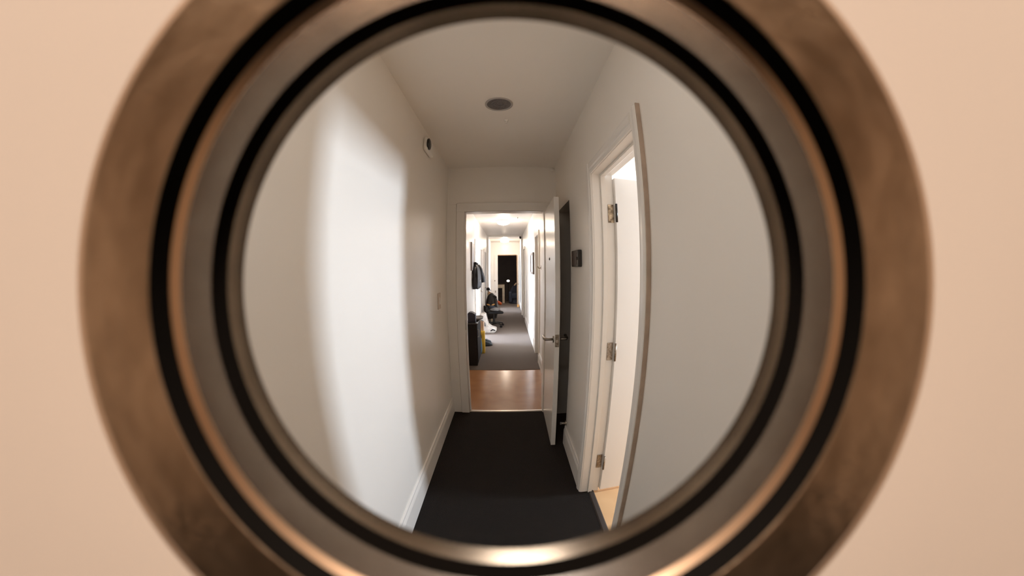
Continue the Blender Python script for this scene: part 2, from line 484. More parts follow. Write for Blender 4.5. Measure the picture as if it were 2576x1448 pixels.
# ------------------------------------------------------------------ small things of the near hall
pan = thing('control_panel', (XR, 2.115, 1.555), 'black wall control panel with brown screen, right wall beside the open door', 'control panel')
make('housing', boxes((-0.028, 0, -0.105, 0.105, -0.056, 0.056)), black_gloss, pan, bevel=0.006, seg=3)
make('screen', boxes((-0.0298, -0.0275, -0.06, 0.085, -0.040, 0.040)), brown_glass, pan, bevel=0.001)
make('button', boxes((-0.0305, -0.0275, -0.092, -0.072, -0.010, 0.010)), black_matte, pan, bevel=0.002)

det = thing('motion_detector', (XL, 2.09, 2.385), 'small white detector with black lens high on left wall near ceiling', 'detector')
make('housing', boxes((0.0, 0.034, -0.035, 0.165, -0.052, 0.052)), white_plastic, det, bevel=0.016, seg=3)
ln = make('lens_window', lathe([(0.030, 0.0), (0.030, 0.043), (0.040, 0.043), (0.046, 0.030), (0.049, 0)], 28, axis='x'), black_gloss, det, smooth=True)
ln.location = (0.0, 0.0, 0.0)

sw = thing('light_switch', (XL, 2.66, 1.22), 'white light switch plate on the left wall before the end doorway', 'light switch')
make('plate', boxes((0, 0.008, -0.05, 0.05, -0.068, 0.068)), switch_m, sw, bevel=0.003)
make('rocker', prism([(0.006, -0.030), (0.014, -0.028), (0.010, 0.030), (0.006, 0.030)], -0.016, 0.016, 'y'), white_plastic, sw)

vt = thing('ceiling_vent', (-0.045, 1.755, HC), 'round grey vent set in the middle of the near hall ceiling', 'vent')
make('rim', lathe([(0, 0.084), (-0.006, 0.084), (-0.008, 0.078), (-0.004, 0.072), (0, 0.072)], 48), vent_rim, vt, smooth=True)
make('grille', lathe([(-0.003, 0.072), (-0.0035, 0.03), (-0.003, 0)], 48), vent_grey, vt)
for k in range(3):
    r = 0.058 - k * 0.018
    make('grille_ring', lathe([(-0.003, r), (-0.0065, r - 0.003), (-0.0065, r - 0.008), (-0.003, r - 0.011)], 40), vent_grey, vt, smooth=True)

sp = thing('sprinkler', (0.0, 1.99, HC), 'tiny white ceiling sprinkler just beyond the round grey vent', 'sprinkler')
make('rose', lathe([(0, 0.016), (-0.003, 0.015), (-0.005, 0.008), (-0.012, 0.006), (-0.016, 0.010), (-0.018, 0.010), (-0.0185, 0)], 20), white_plastic, sp, smooth=True)
dt = thing('end_wall_sensor', (0.452, YE0, 2.472), 'tiny round white sensor at the top corner of the end wall', 'sensor')
make('housing', lathe([(0, 0.022), (-0.010, 0.021), (-0.016, 0.014), (-0.018, 0)], 24, axis='y'), white_plastic, dt, smooth=True)

# ------------------------------------------------------------------ vestibule and far corridor shell
structure('floor', boxes((-0.75, 0.60, YE0 + 0.015, YC, -0.10, 0.0)), lino, 'glossy orange-brown vinyl floor just beyond the doorway', 'floor')
structure('floor', boxes((-0.75, 0.60, YC, YEND + 0.1, -0.10, 0.004)), brown_carpet, 'grey-brown carpet of the long far corridor', 'floor')
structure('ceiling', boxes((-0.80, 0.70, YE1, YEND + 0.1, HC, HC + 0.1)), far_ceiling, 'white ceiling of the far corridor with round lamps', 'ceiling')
LO = ((6.25, 6.98), (10.75, 11.75))       # open doorways of the left wall
prev, bs = YE1, []
for a, b in LO:
    bs += [(XLF - 0.1, XLF, prev, a, -0.05, HC), (XLF - 0.1, XLF, a, b, 2.0, HC)]
    prev = b
bs.append((XLF - 0.1, XLF, prev, YEND, -0.05, HC))
structure('wall_far_left', boxes(*bs), far_paint, 'bright white left wall of the far corridor with the hung jacket', 'wall')
RO = ((4.86, 5.42), (8.72, 9.45))         # recessed doors of the right wall
prev, bs = YE1, []
for a, b in RO:
    bs += [(XRF, XRF + 0.1, prev, a, -0.05, HC), (XRF, XRF + 0.1, a, b, 2.0, HC)]
    prev = b
bs.append((XRF, XRF + 0.1, prev, YEND, -0.05, HC))
structure('wall_far_right', boxes(*bs), far_paint, 'bright white right wall of the far corridor with the framed picture', 'wall')
EX0, EX1, EZ = -0.372, 0.378, 1.965
structure('wall_far_end', boxes((-0.75, EX0, YEND, YEND + 0.1, -0.05, HC), (EX1, 0.62, YEND, YEND + 0.1, -0.05, HC), (EX0, EX1, YEND, YEND + 0.1, EZ, HC)), far_paint,
          'white wall closing the far corridor around the dark doorway', 'wall')
structure('trim_3', boxes((XLF, -0.575, 9.98, 10.12, 0, HC), (0.437, XRF, 9.98, 10.12, 0, HC), (-0.575, 0.437, 9.98, 10.12, HC - 0.05, HC)), far_paint, 'shallow white frame stepping in around the far corridor', 'frame', bevel=0.003)

for y0, y1, t_ in ((YE1, 4.80, 'first stretch'), (5.49, 8.65, 'stretch under the picture'), (9.52, 9.98, 'stretch before the frame'), (10.12, YEND, 'last stretch')):
    baseboard('baseboard_far_right', XRF, -1, y0, y1, 'white baseboard of the far corridor, right side, ' + t_)
for y0, y1, t_ in ((YE1, 6.18, 'first stretch'), (7.05, 9.98, 'middle stretch'), (10.12, 10.68, 'last stretch')):
    baseboard('baseboard_far_left', XLF, 1, y0, y1, 'white baseboard of the far corridor, left side, ' + t_)


def casing(name, x, sgn, y0, y1, z, label):
    c = thing(name, (x, 0, 0), label, 'casing', kind='structure')
    make('side_casing', boxes((min(0, sgn * 0.018), max(0, sgn * 0.018), y0 - 0.065, y0, 0, z + 0.065)), trim_paint, c, bevel=0.004)
    make('side_casing', boxes((min(0, sgn * 0.018), max(0, sgn * 0.018), y1, y1 + 0.065, 0, z + 0.065)), trim_paint, c, bevel=0.004)
    make('head_casing', boxes((min(0, sgn * 0.018), max(0, sgn * 0.018), y0, y1, z, z + 0.065)), trim_paint, c, bevel=0.004)
    return c


casing('trim_4', XLF, 1, LO[0][0], LO[0][1], 2.0, 'white casing of the open doorway on the far corridor left wall by the jacket')
casing('trim_5', XLF, 1, LO[1][0], LO[1][1], 2.0, 'white casing of the open doorway on the left near the corridor end')
casing('trim_6', XRF, -1, RO[0][0], RO[0][1], 2.0, 'white casing of the first closed door on the far corridor right wall')
casing('trim_7', XRF, -1, RO[1][0], RO[1][1], 2.0, 'white casing of the dark door farther along the right wall')
casing('trim_8', XLF, 1, 7.40, 7.98, 1.92, 'white casing of the closed door midway along the left wall')
casing('trim_9', XLF, 1, 8.75, 9.40, 1.92, 'white casing of the second closed door along the left wall')
for y0, y1, n_, lb in ((7.40, 7.98, 'door_5', 'grey flush door closed midway along the left wall'), (8.75, 9.40, 'door_6', 'grey flush door closed farther along the left wall')):
    d = thing(n_, (XLF, y0, 0), lb, 'door', kind='structure')
    make('leaf', boxes((-0.02, 0.006, 0, y1 - y0, 0.02, 1.92)), door_grey, d, bevel=0.002)
    make('knob', lathe([(0, 0.012), (0.02, 0.012), (0.03, 0.026), (0.045, 0.024), (0.05, 0)], 20, axis='x'), steel, d, smooth=True).location = (0.006, 0.08, 0.95)
d7 = thing('door_7', (XRF + 0.05, RO[0][0], 0), 'pale grey recessed door, first on the far corridor right wall', 'door', kind='structure')
make('leaf', boxes((0, 0.04, 0, RO[0][1] - RO[0][0], 0.01, 2.0)), door_grey, d7, bevel=0.002)
make('knob', lathe([(0, 0.012), (-0.02, 0.012), (-0.03, 0.026), (-0.045, 0.024), (-0.05, 0)], 20, axis='x'), steel, d7, smooth=True).location = (0, 0.08, 0.95)
d8 = thing('door_8', (XRF + 0.04, RO[1][0], 0), 'dark recessed door with pale top panel, far corridor right wall', 'door', kind='structure')
make('leaf', boxes((0, 0.04, 0, RO[1][1] - RO[1][0], 0.01, 1.72)), door_dark, d8, bevel=0.002)
make('top_panel', boxes((0, 0.04, 0, RO[1][1] - RO[1][0], 1.73, 2.0)), door_grey, d8, bevel=0.002)

# rooms off the far corridor (light comes in through their windows)
for nm, y0, y1 in (('far', 5.9, 7.4), ('end', 10.4, 12.0)):
    t_ = 'first bright room' if nm == 'far' else 'last bright room'
    structure('wall_%s_room' % nm, boxes((-2.5, -0.73, y0 - 0.1, y0, -0.05, HC), (-2.5, -0.73, y1, y1 + 0.1, -0.05, HC), (-2.6, -2.5, y0, y1, -0.05, 0.8), (-2.6, -2.5, y0, y1, 2.2, HC),
                                       (-2.6, -2.5, y0, y0 + 0.25, 0.8, 2.2), (-2.6, -2.5, y1 - 0.25, y1, 0.8, 2.2)), far_paint, 'white walls of the %s left of the corridor' % t_, 'wall')
    structure('ceiling', boxes((-2.6, -0.73, y0 - 0.1, y1 + 0.1, HC, HC + 0.1)), far_paint, 'white ceiling of the %s left of the corridor' % t_, 'ceiling')
    structure('floor', boxes((-2.6, -0.75, y0 - 0.1, y1 + 0.1, -0.1, 0.004)), brown_carpet, 'grey-brown carpet of the %s left of the corridor' % t_, 'floor')

# ceiling lamps: drum of frosted glass on a metal pan, the light inside belongs to the lamp
for i, (x, y, r, p, lb) in enumerate(((-0.073, 6.77, 0.135, 15, 'glowing round ceiling lamp nearer in the far corridor'), (-0.086, 11.72, 0.160, 15, 'glowing round ceiling lamp at the far end of the corridor'), (-0.03, 3.86, 0.135, 3.0, 'round ceiling lamp just beyond the doorway, hidden behind its head'))):
    t = thing('ceiling_lamp', (x, y, HC), lb, 'ceiling lamp', 'lit ceiling lamps of the far corridor')
    make('pan', lathe([(0, 0), (0, r * 1.02), (-0.018, r * 1.02), (-0.018, r * 0.5)], 40), white_plastic, t)
    make('lamp_shade', lathe([(-0.018, r * 0.97), (-0.045, r), (-0.070, r * 0.93), (-0.088, r * 0.7), (-0.097, r * 0.4), (-0.1, 0)], 40), lamp_glass, t, smooth=True)
    make('finial', lathe([(-0.098, 0.012), (-0.108, 0.010), (-0.112, 0)], 16), steel, t)
    lamp('lamp_light', (x, y, HC - 0.155), p, (1.0, 0.83, 0.66), 0.05)

# ------------------------------------------------------------------ dark room behind the end doorway
ca = thing('trim_10', (0, YEND, 0), 'white casing around the dark doorway at the corridor end', 'casing', kind='structure')
make('side_casing', boxes((-0.51, EX0, -0.022, 0, 0, EZ - 0.09)), trim_paint, ca, bevel=0.003)
make('corner_block', boxes((-0.51, EX0, -0.015, 0, EZ - 0.09, EZ)), wall_paint, ca, bevel=0.003)
make('side_casing', boxes((EX1 + 0.03, 0.46, -0.022, 0, 0, EZ + 0.06)), trim_paint, ca, bevel=0.003)
make('jamb', boxes((EX1, EX1 + 0.028, -0.012, 0.11, 0, EZ)), tan_fur, ca)
make('head_casing', boxes((EX0, EX1, -0.018, 0, EZ, EZ + 0.03)), tan_fur, ca, bevel=0.003)
make('lock_plate', boxes((-0.505, -0.475, -0.034, -0.022, 0.94, 0.985)), hinge_m, ca, bevel=0.002)
make('lock_plate', boxes((-0.480, -0.450, -0.034, -0.022, 0.49, 0.57)), hinge_m, ca, bevel=0.002)
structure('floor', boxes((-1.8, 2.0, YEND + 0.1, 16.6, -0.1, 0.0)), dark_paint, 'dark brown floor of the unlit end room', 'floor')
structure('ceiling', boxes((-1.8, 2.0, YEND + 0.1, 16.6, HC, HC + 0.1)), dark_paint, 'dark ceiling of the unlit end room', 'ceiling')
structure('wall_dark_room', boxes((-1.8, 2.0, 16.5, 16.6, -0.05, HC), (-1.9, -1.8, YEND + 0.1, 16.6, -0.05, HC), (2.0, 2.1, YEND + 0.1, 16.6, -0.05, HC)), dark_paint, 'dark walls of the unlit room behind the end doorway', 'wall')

tb = thing('side_table', (-0.24, 13.6, 0), 'pale wooden side table in the dark room, left of the doorway', 'table')
make('tabletop', boxes((-0.20, 0.128, -0.2, 0.2, 0.63, 0.77)), pale_wood, tb, bevel=0.02)
make('leg', boxes((0.03, 0.128, -0.19, 0.19, 0.0, 0.63)), pale_wood, tb, bevel=0.01)
make('leg', boxes((-0.20, -0.16, -0.19, 0.19, 0.0, 0.63)), pale_wood, tb, bevel=0.01)

gl_ = thing('table_lamp', (0.042, 14.5, 0.0), 'small glowing oval lamp inside the dark end room', 'lamp')
make('lamp_shade', lathe([(0.83, 0.0), (0.832, 0.03), (0.85, 0.062), (0.885, 0.072), (0.915, 0.055), (0.932, 0.02), (0.934, 0)], 28), small_glow, gl_, smooth=True)
make('pole', tube([(0, 0, 0.02), (0, 0, 0.832)], 0.010, 10), black_matte, gl_)
make('base', lathe([(0, 0), (0, 0.11), (0.015, 0.105), (0.025, 0.02), (0.025, 0)], 28), black_matte, gl_)

ac = thing('armchair', (0.42, 13.45, 0), 'dark navy armchair half hidden behind the right edge of the dark doorway', 'armchair')
make('base', blob(0.36, 0.36, 0.26, 3, 0.05, 2, 1, 0.0), navy_cloth, ac, smooth=True).location = (0.0, 0, 0.0)
make('seat', boxes((-0.26, 0.26, -0.32, 0.2, 0.2, 0.44)), navy_cloth, ac, bevel=0.06, seg=3)
make('armrest', boxes((-0.36, -0.22, -0.34, 0.3, 0.05, 0.50)), navy_cloth, ac, bevel=0.06, seg=3)
make('armrest', boxes((0.22, 0.36, -0.34, 0.3, 0.05, 0.50)), navy_cloth, ac, bevel=0.06, seg=3)
make('backrest', prism([(-0.33, 0.35), (-0.30, 0.5), (-0.22, 0.66), (-0.12, 0.76), (0.0, 0.80), (0.12, 0.76), (0.24, 0.62), (0.33, 0.45), (0.33, 0.35)], 0.1, 0.32, 'y'), navy_cloth, ac, bevel=0.04, seg=3)
cu = tag(make('cushion', blob(0.085, 0.05, 0.035, 2, 0.1, 2, 5), tan_fur, smooth=True), 'small tan cushion on top of the dark navy armchair back', 'cushion')
cu.location = (0.335, 13.40, 0.785)
cu.rotation_euler = (0, -0.85, 0)
ht = tag(make('cap', blob(0.07, 0.09, 0.06, 2, 0.15, 2, 7), black_matte, smooth=True), 'black cap resting on top of the navy armchair', 'cap')
ht.location = (0.425, 13.5, 0.855)

# ------------------------------------------------------------------ things on the far corridor walls
pc = thing('framed_picture', (XRF, 6.13, 1.565), 'dark framed picture with bright glass on the far corridor right wall', 'picture')
make('frame', boxes((-0.028, 0, -0.34, -0.29, -0.20, 0.20), (-0.028, 0, 0.29, 0.34, -0.20, 0.20), (-0.028, 0, -0.29, 0.29, 0.16, 0.20), (-0.028, 0, -0.29, 0.29, -0.20, -0.16)), picture_frame, pc)
make('print', boxes((-0.010, -0.004, -0.29, 0.29, -0.16, 0.16)), picture_pane, pc)
pg = thing('wall_print', (XLF, 5.76, 1.72), 'tall grey print mounted on the left wall above the jacket', 'picture')
make('board', boxes((0, 0.02, -0.22, 0.22, -0.27, 0.22)), grey_pane, pg, bevel=0.002)
make('edge', boxes((0, 0.024, -0.235, -0.222, -0.275, 0.225)), picture_frame, pg)
ic = thing('intercom', (XLF, 4.55, 1.53), 'slim grey intercom on the left wall just past the doorway', 'intercom')
make('housing', boxes((0, 0.022, -0.04, 0.04, -0.085, 0.085)), white_plastic, ic, bevel=0.006)
make('handset', boxes((0.022, 0.036, -0.018, 0.018, -0.088, -0.03)), vent_grey, ic, bevel=0.004)
hk = thing('wall_hook', (XRF, 4.62, 1.49), 'small dark coat hook on the right wall past the open door', 'hook')
make('plate', boxes((-0.004, 0, -0.012, 0.012, -0.03, 0.03)), hinge_m, hk, bevel=0.001)
make('peg', tube([(-0.004, 0, -0.005), (-0.03, 0, -0.012), (-0.045, 0, 0.0), (-0.05, 0, 0.018)], [0.006, 0.006, 0.007, 0.010], 10), hinge_m, hk, smooth=True)
cm = thing('security_camera', (0.415, 9.975, 2.405), 'small black dome camera at the ceiling on the right, far corridor', 'camera')
make('base', boxes((-0.03, 0.03, -0.02, 0.005, 0.0, 0.05)), black_matte, cm, bevel=0.004)
make('dome', blob(0.032, 0.035, 0.032, 2, 0), black_gloss, cm, smooth=True).location = (0, -0.03, 0.0)
sk = thing('far_sprinkler', (0.215, 6.35, HC), 'tiny dark sprinkler on the far corridor ceiling beside the nearer lamp', 'sprinkler')
make('rose', lathe([(0, 0.016), (-0.004, 0.015), (-0.006, 0.007), (-0.022, 0.006), (-0.026, 0.012), (-0.028, 0)], 16), steel, sk)
dl = thing('door_9', (0.436, YEND - 0.03, 0), 'white door leaf folded back along the right wall at the corridor end', 'door', kind='structure')
make('leaf', boxes((0, 0.034, -0.72, 0, 0.012, EZ)), door_paint, dl, bevel=0.002)
make('lever_handle', tube([(0.0, -0.66, 0.86), (-0.04, -0.66, 0.86), (-0.05, -0.63, 0.86), (-0.05, -0.55, 0.86)], 0.012, 10), hinge_m, dl, smooth=True)
bx = tag(make('small_box', boxes((0.36, 0.43, 12.0, 12.1, 0.004, 0.10)), tan_patch, bevel=0.004), 'small amber box on the floor at the right by the end doorway', 'box')

# the jacket: hung by its collar, body close to the wall, outer sleeve flaring into the corridor
jk = thing('jacket', (XLF, 5.92, 1.575), 'dark navy leather jacket hanging on the far corridor left wall', 'jacket')
J = [  # z, out from the wall, half width along the wall
    (-0.005, 0.045, 0.05), (-0.03, 0.075, 0.09), (-0.075, 0.105, 0.16), (-0.14, 0.120, 0.19), (-0.22, 0.130, 0.20), (-0.30, 0.135, 0.20), (-0.38, 0.14, 0.205), (-0.44, 0.13, 0.20)]
bm = bmesh.new()
rows = []
NJ = 30
for k, (z, d, hw) in enumerate(J):
    row = []
    for i in range(NJ):
        a = 2 * PI * i / NJ
        fold = 1 + 0.12 * math.sin(5 * a + k * 0.35) * min(1, k / 3)
        x = 0.012 + d * 0.5 + d * 0.5 * math.cos(a) * fold
        y = hw * math.sin(a) * fold
        row.append(bm.verts.new((max(0.006, x), y, z + (0.03 * math.sin(2 * a + 0.7) if k == len(J) - 1 else 0))))
    rows.append(row)
for a, b in zip(rows[:-1], rows[1:]):
    for i in range(NJ):
        bm.faces.new((a[i], a[(i + 1) % NJ], b[(i + 1) % NJ], b[i]))
bm.faces.new(rows[0])
bm.faces.new(list(reversed(rows[-1])))
make('body', bm, navy_leather, jk, smooth=True)
make('sleeve', tube([(0.05, -0.13, -0.08), (0.045, -0.18, -0.17), (0.045, -0.20, -0.28), (0.045, -0.205, -0.38), (0.045, -0.20, -0.46)], [0.035, 0.044, 0.042, 0.040, 0.038], 14), navy_leather, jk, smooth=True)
make('sleeve', tube([(0.075, 0.04, -0.04), (0.105, 0.07, -0.12), (0.13, 0.09, -0.21), (0.152, 0.10, -0.29), (0.165, 0.10, -0.36)], [0.048, 0.066, 0.068, 0.064, 0.055], 14), navy_leather, jk, smooth=True)
make('collar', tube([(0.02, -0.05, 0.0), (0.05, -0.065, 0.01), (0.085, 0.0, -0.01), (0.05, 0.065, 0.01), (0.02, 0.05, 0.0)], 0.018, 10), navy_leather, jk, smooth=True)
make('pocket_flap', boxes((0.128, 0.142, -0.10, -0.02, -0.335, -0.305)), white_plastic, jk, bevel=0.006)
jh = thing('jacket_hook', (XLF, 5.92, 1.59), 'metal hook on the left wall holding the navy jacket', 'hook')
make('peg', tube([(0, 0, 0.0), (0.03, 0, -0.01), (0.045, 0, 0.012)], 0.006, 8), steel, jh, smooth=True)

# ------------------------------------------------------------------ things on the corridor floor, left side
cb = thing('cabinet', (XLF, 4.69, 0), 'low black cabinet against the left wall where the carpet begins', 'cabinet')
make('body', boxes((0.0, 0.165, 0, 0.62, 0.004, 0.655)), black_matte, cb, bevel=0.004)
make('top', boxes((0.0, 0.185, -0.01, 0.63, 0.655, 0.675)), black_gloss, cb, bevel=0.004)
make('door', boxes((0.166, 0.176, 0.01, 0.61, 0.05, 0.645)), black_matte, cb, bevel=0.003)
make('handle', tube([(0.176, 0.08, 0.45), (0.192, 0.08, 0.45), (0.192, 0.08, 0.56), (0.176, 0.08, 0.56)], 0.005, 8), steel, cb)
nb = thing('navy_box', (-0.545, 4.86, 0.675), 'dark navy box with a peaked lid on top of the black cabinet', 'box')
make('body', boxes((-0.06, 0.058, -0.07, 0.07, 0, 0.115)), navy_box_m, nb, bevel=0.004)
make('lid', prism([(-0.062, 0.115), (0.06, 0.115), (0.04, 0.128), (0.01, 0.145), (-0.035, 0.15), (-0.06, 0.13)], -0.072, 0.072, 'y'), navy_box_m, nb, bevel=0.004)
ob = tag(make('oval_tray', lathe([(0.0, 0), (0.0, 0.07), (0.012, 0.098), (0.034, 0.104), (0.036, 0.100), (0.014, 0.085), (0.010, 0)], 40), grey_board, smooth=True), 'oval dark grey tray overhanging the front of the black cabinet top', 'tray')
ob.scale = (0.85, 1.6, 1)
ob.location = (-0.475, 5.10, 0.675)

pb = thing('paper_bag', (-0.515, 5.66, 0.004), 'tan paper bag standing on carpet right behind the black cabinet', 'bag')
bm = bmesh.new()
lv_ = []
for z, sx, sy in ((0, 0.085, 0.11), (0.18, 0.092, 0.115), (0.36, 0.088, 0.105), (0.52, 0.090, 0.10)):
    lv_.append([bm.verts.new((x * sx, y * sy, z + (0.01 if i % 2 else 0))) for i, (x, y) in enumerate(((-1, -1), (0, -1.0), (1, -1), (0.86, 0), (1, 1), (0, 1), (-1, 1), (-0.86, 0)))])
for a, b in zip(lv_[:-1], lv_[1:]):
    for i in range(8):
        bm.faces.new((a[i], a[(i + 1) % 8], b[(i + 1) % 8], b[i]))
bm.faces.new(list(reversed(lv_[0])))
make('body', bm, paper_tan, pb)
make('handle', tube([(0.04, -0.095, 0.50), (0.042, -0.09, 0.58), (0.0, -0.085, 0.60), (-0.042, -0.09, 0.58), (-0.04, -0.095, 0.50)], 0.004, 8), paper_tan, pb)

yb = thing('yellow_bag', (-0.450, 5.47, 0.004), 'yellow shopping bag with an olive patch leaning before the paper bag', 'bag')
bm = bmesh.new()
lv_ = []
for z, sx, sy, ox in ((0, 0.050, 0.055, 0.0), (0.14, 0.055, 0.06, 0.0), (0.26, 0.054, 0.055, 0.002), (0.36, 0.050, 0.045, 0.006), (0.40, 0.045, 0.02, 0.01)):
    lv_.append([bm.verts.new((ox + sx * math.cos(2 * PI * i / 12) * (1.1 if i % 3 else 0.95), sy * math.sin(2 * PI * i / 12), z)) for i in range(12)])
for a, b in zip(lv_[:-1], lv_[1:]):
    for i in range(12):
        bm.faces.new((a[i], a[(i + 1) % 12], b[(i + 1) % 12], b[i]))
bm.faces.new(list(reversed(lv_[0])))
bm.faces.new(lv_[-1])
make('body', bm, yellow_m, yb, smooth=True)
make('patch', blob(0.026, 0.006, 0.055, 2, 0.15, 2, 3), olive_m, yb, smooth=True).location = (-0.024, -0.056, 0.30)

bc = tag(make('blue_cloth', blob(0.036, 0.035, 0.165, 3, 0.18, 2.2, 9, -0.15), blue_cloth, smooth=True), 'pale blue cloth bunched between black cabinet and dark shoes', 'cloth')
bc.location = (-0.478, 5.36, 0.154)


def shoe(loc, rz, label):
    t = thing('shoe', loc, label, 'shoe', 'dark shoes on the corridor carpet', rz)
    out_ = [(-0.045, 0.0), (-0.04, 0.05), (-0.035, 0.12), (-0.030, 0.16), (0.0, 0.19), (0.03, 0.17), (0.044, 0.12), (0.040, 0.05), (0.036, -0.04), (0.03, -0.085), (0.0, -0.10), (-0.03, -0.085)]
    make('sole', prism(out_, 0.0, 0.022, 'z'), black_matte, t, bevel=0.004)
    bm_ = bmesh.new()
    lv = []
    for z, k, y1, y0 in ((0.022, 0.98, 0.185, -0.098), (0.045, 0.97, 0.178, -0.098), (0.068, 0.82, 0.13, -0.092), (0.09, 0.74, 0.06, -0.09), (0.112, 0.68, 0.03, -0.092)):
        row_ = []
        for (x, y) in out_:
            yy = y * (y1 / 0.19 if y > 0 else -y0 / 0.10)
            row_.append(bm_.verts.new((x * k, yy, z)))
        lv.append(row_)
    for a, b in zip(lv[:-1], lv[1:]):
        for i in range(12):
            bm_.faces.new((a[i], a[(i + 1) % 12], b[(i + 1) % 12], b[i]))
    make('upper', bm_, teal_shoe, t, smooth=True)
    tp = bmesh.new()
    tp.faces.new([tp.verts.new((x * 0.62, y * (0.1 if y > 0 else 0.8), 0.098)) for x, y in out_])
    make('lining', tp, black_matte, t)
    make('laces', tube([(-0.02, 0.10, 0.082), (0.02, 0.09, 0.088), (-0.02, 0.075, 0.093), (0.02, 0.06, 0.1)], 0.004, 8), teal_shoe, t)
    return t


shoe((-0.470, 5.96, 0.004), math.radians(-68), 'dark teal shoe in front, toe pointing out into the corridor')
shoe((-0.485, 6.16, 0.004), math.radians(-55), 'dark teal shoe behind its pair, nearer the left wall')

wb = thing('white_bag', (-0.44, 7.35, 0.004), 'slumped white and grey bag on the carpet before the office chair', 'bag')
make('body', prism([(-0.19, 0.0), (-0.17, 0.20), (-0.20, 0.36), (-0.17, 0.44), (-0.06, 0.44), (-0.03, 0.30), (0.0, 0.19), (0.08, 0.13), (0.18, 0.10), (0.19, 0.06), (0.14, 0.0)], -0.14, 0.14, 'y'), white_bag_m, wb, bevel=0.02, seg=3)
make('side_panel', prism([(-0.165, 0.16), (-0.19, 0.33), (-0.12, 0.30), (-0.07, 0.24), (-0.05, 0.16)], -0.152, -0.138, 'y'), grey_cloth, wb, bevel=0.003)
make('strap', tube([(0.05, -0.145, 0.05), (0.10, -0.152, 0.085), (0.15, -0.145, 0.06)], [0.012, 0.014, 0.012], 8), black_matte, wb, smooth=True)

# swivel office chair with five-star base
oc = thing('office_chair', (-0.345, 8.05, 0.004), 'black swivel office chair on casters by the left wall of the far corridor', 'office chair', rz=0.3)
make('seat', boxes((-0.20, 0.20, -0.22, 0.22, 0.345, 0.41)), black_matte, oc, bevel=0.03, seg=3)
make('backrest', boxes((-0.235, -0.185, -0.15, 0.15, 0.39, 0.53)), black_matte, oc, bevel=0.02, seg=3)
make('column', lathe([(0.08, 0.03), (0.22, 0.03), (0.22, 0.018), (0.34, 0.018), (0.345, 0.08), (0.348, 0)], 20), black_gloss, oc)
make('hub', lathe([(0.06, 0), (0.06, 0.045), (0.12, 0.04), (0.125, 0)], 20), black_gloss, oc)
for k in range(5):
    a = 2 * PI * k / 5 + 0.2
    leg = make('leg', tube([(0.03 * math.cos(a), 0.03 * math.sin(a), 0.095), (0.14 * math.cos(a), 0.14 * math.sin(a), 0.10), (0.25 * math.cos(a), 0.25 * math.sin(a), 0.075)], [0.025, 0.022, 0.016], 8), black_gloss, oc)
    cs = make('caster', tube([(0.25 * math.cos(a) - 0.016 * math.sin(a), 0.25 * math.sin(a) + 0.016 * math.cos(a), 0.030), (0.25 * math.cos(a) + 0.016 * math.sin(a), 0.25 * math.sin(a) - 0.016 * math.cos(a), 0.030)], 0.030, 16), black_matte, leg)
cl = thing('folded_clothes', (-0.36, 7.98, 0.416), 'heap of grey and black clothes lying on the office chair seat', 'clothes')
make('grey_garment', blob(0.13, 0.16, 0.055, 3, 0.25, 2.5, 2, -0.03), grey_cloth, cl, smooth=True).location = (0.05, 0, 0.036)
make('dark_garment', blob(0.085, 0.11, 0.04, 3, 0.25, 2.5, 6), navy_cloth, cl, smooth=True).location = (-0.03, 0.03, 0.09)
bd = tag(make('cardboard_piece', boxes((-0.445, -0.345, 8.42, 8.5, 0.004, 0.13)), pale_wood, bevel=0.004), 'small brown carton seen between the office chair legs', 'box')

# black bag and the things piled by it
bk = thing('black_bag', (-0.45, 9.35, 0.004), 'bulging black bag with two tan patches behind the office chair', 'bag')
make('body', blob(0.185, 0.22, 0.40, 3, 0.22, 2.2, 4, -0.33), bag_black, bk, smooth=True).location = (0, 0, 0.33)
make('top_roll', tube([(0.02, -0.06, 0.64), (0.08, -0.08, 0.665), (0.13, -0.06, 0.62)], [0.03, 0.034, 0.03], 12), bag_black, bk, smooth=True)
for x, rz_ in ((-0.092, 0.35), (0.045, -0.35)):
    p_ = make('patch', blob(0.055, 0.008, 0.022, 2, 0.2, 2, 3), tan_patch, bk, smooth=True)
    p_.location = (x, -0.235, 0.435)
    p_.rotation_euler = (0, rz_, 0)
make('buckle', blob(0.017, 0.010, 0.017, 2, 0), white_plastic, bk, smooth=True).location = (0.155, -0.19, 0.30)
ol = thing('orange_roll', (-0.27, 9.95, 0.0), 'orange rolled fabric sticking out behind the black bag', 'roll')
make('roll', tube([(-0.12, 0, 0.44), (-0.02, 0, 0.41), (0.08, 0, 0.365), (0.095, 0, 0.36)], [0.055, 0.056, 0.045, 0.03], 16), orange_m, ol, smooth=True)
make('lower_roll', tube([(-0.10, 0, 0.03), (-0.10, 0, 0.2), (-0.085, 0, 0.40)], [0.05, 0.05, 0.045], 12), bag_black, ol, smooth=True)
st = thing('coat_stand', (-0.575, 9.66, 0.004), 'slim dark stand by the left wall holding a black cap', 'stand')
make('pole', tube([(0, 0, 0.0), (0, 0, 0.80)], 0.012, 10), black_matte, st)
make('base', lathe([(0, 0), (0, 0.07), (0.015, 0.065), (0.02, 0.012), (0.02, 0)], 20), black_matte, st)
cp = thing('baseball_cap', (-0.575, 9.60, 0.80), 'black cap hung on the slim stand above the black bag', 'cap')
make('crown', blob(0.065, 0.085, 0.055, 3, 0.1, 2, 2, -0.03), black_matte, cp, smooth=True).location = (0, 0, 0.045)
make('brim', blob(0.05, 0.06, 0.012, 2, 0.05, 2, 8), grey_cloth, cp, smooth=True).location = (0.05, -0.02, 0.015)
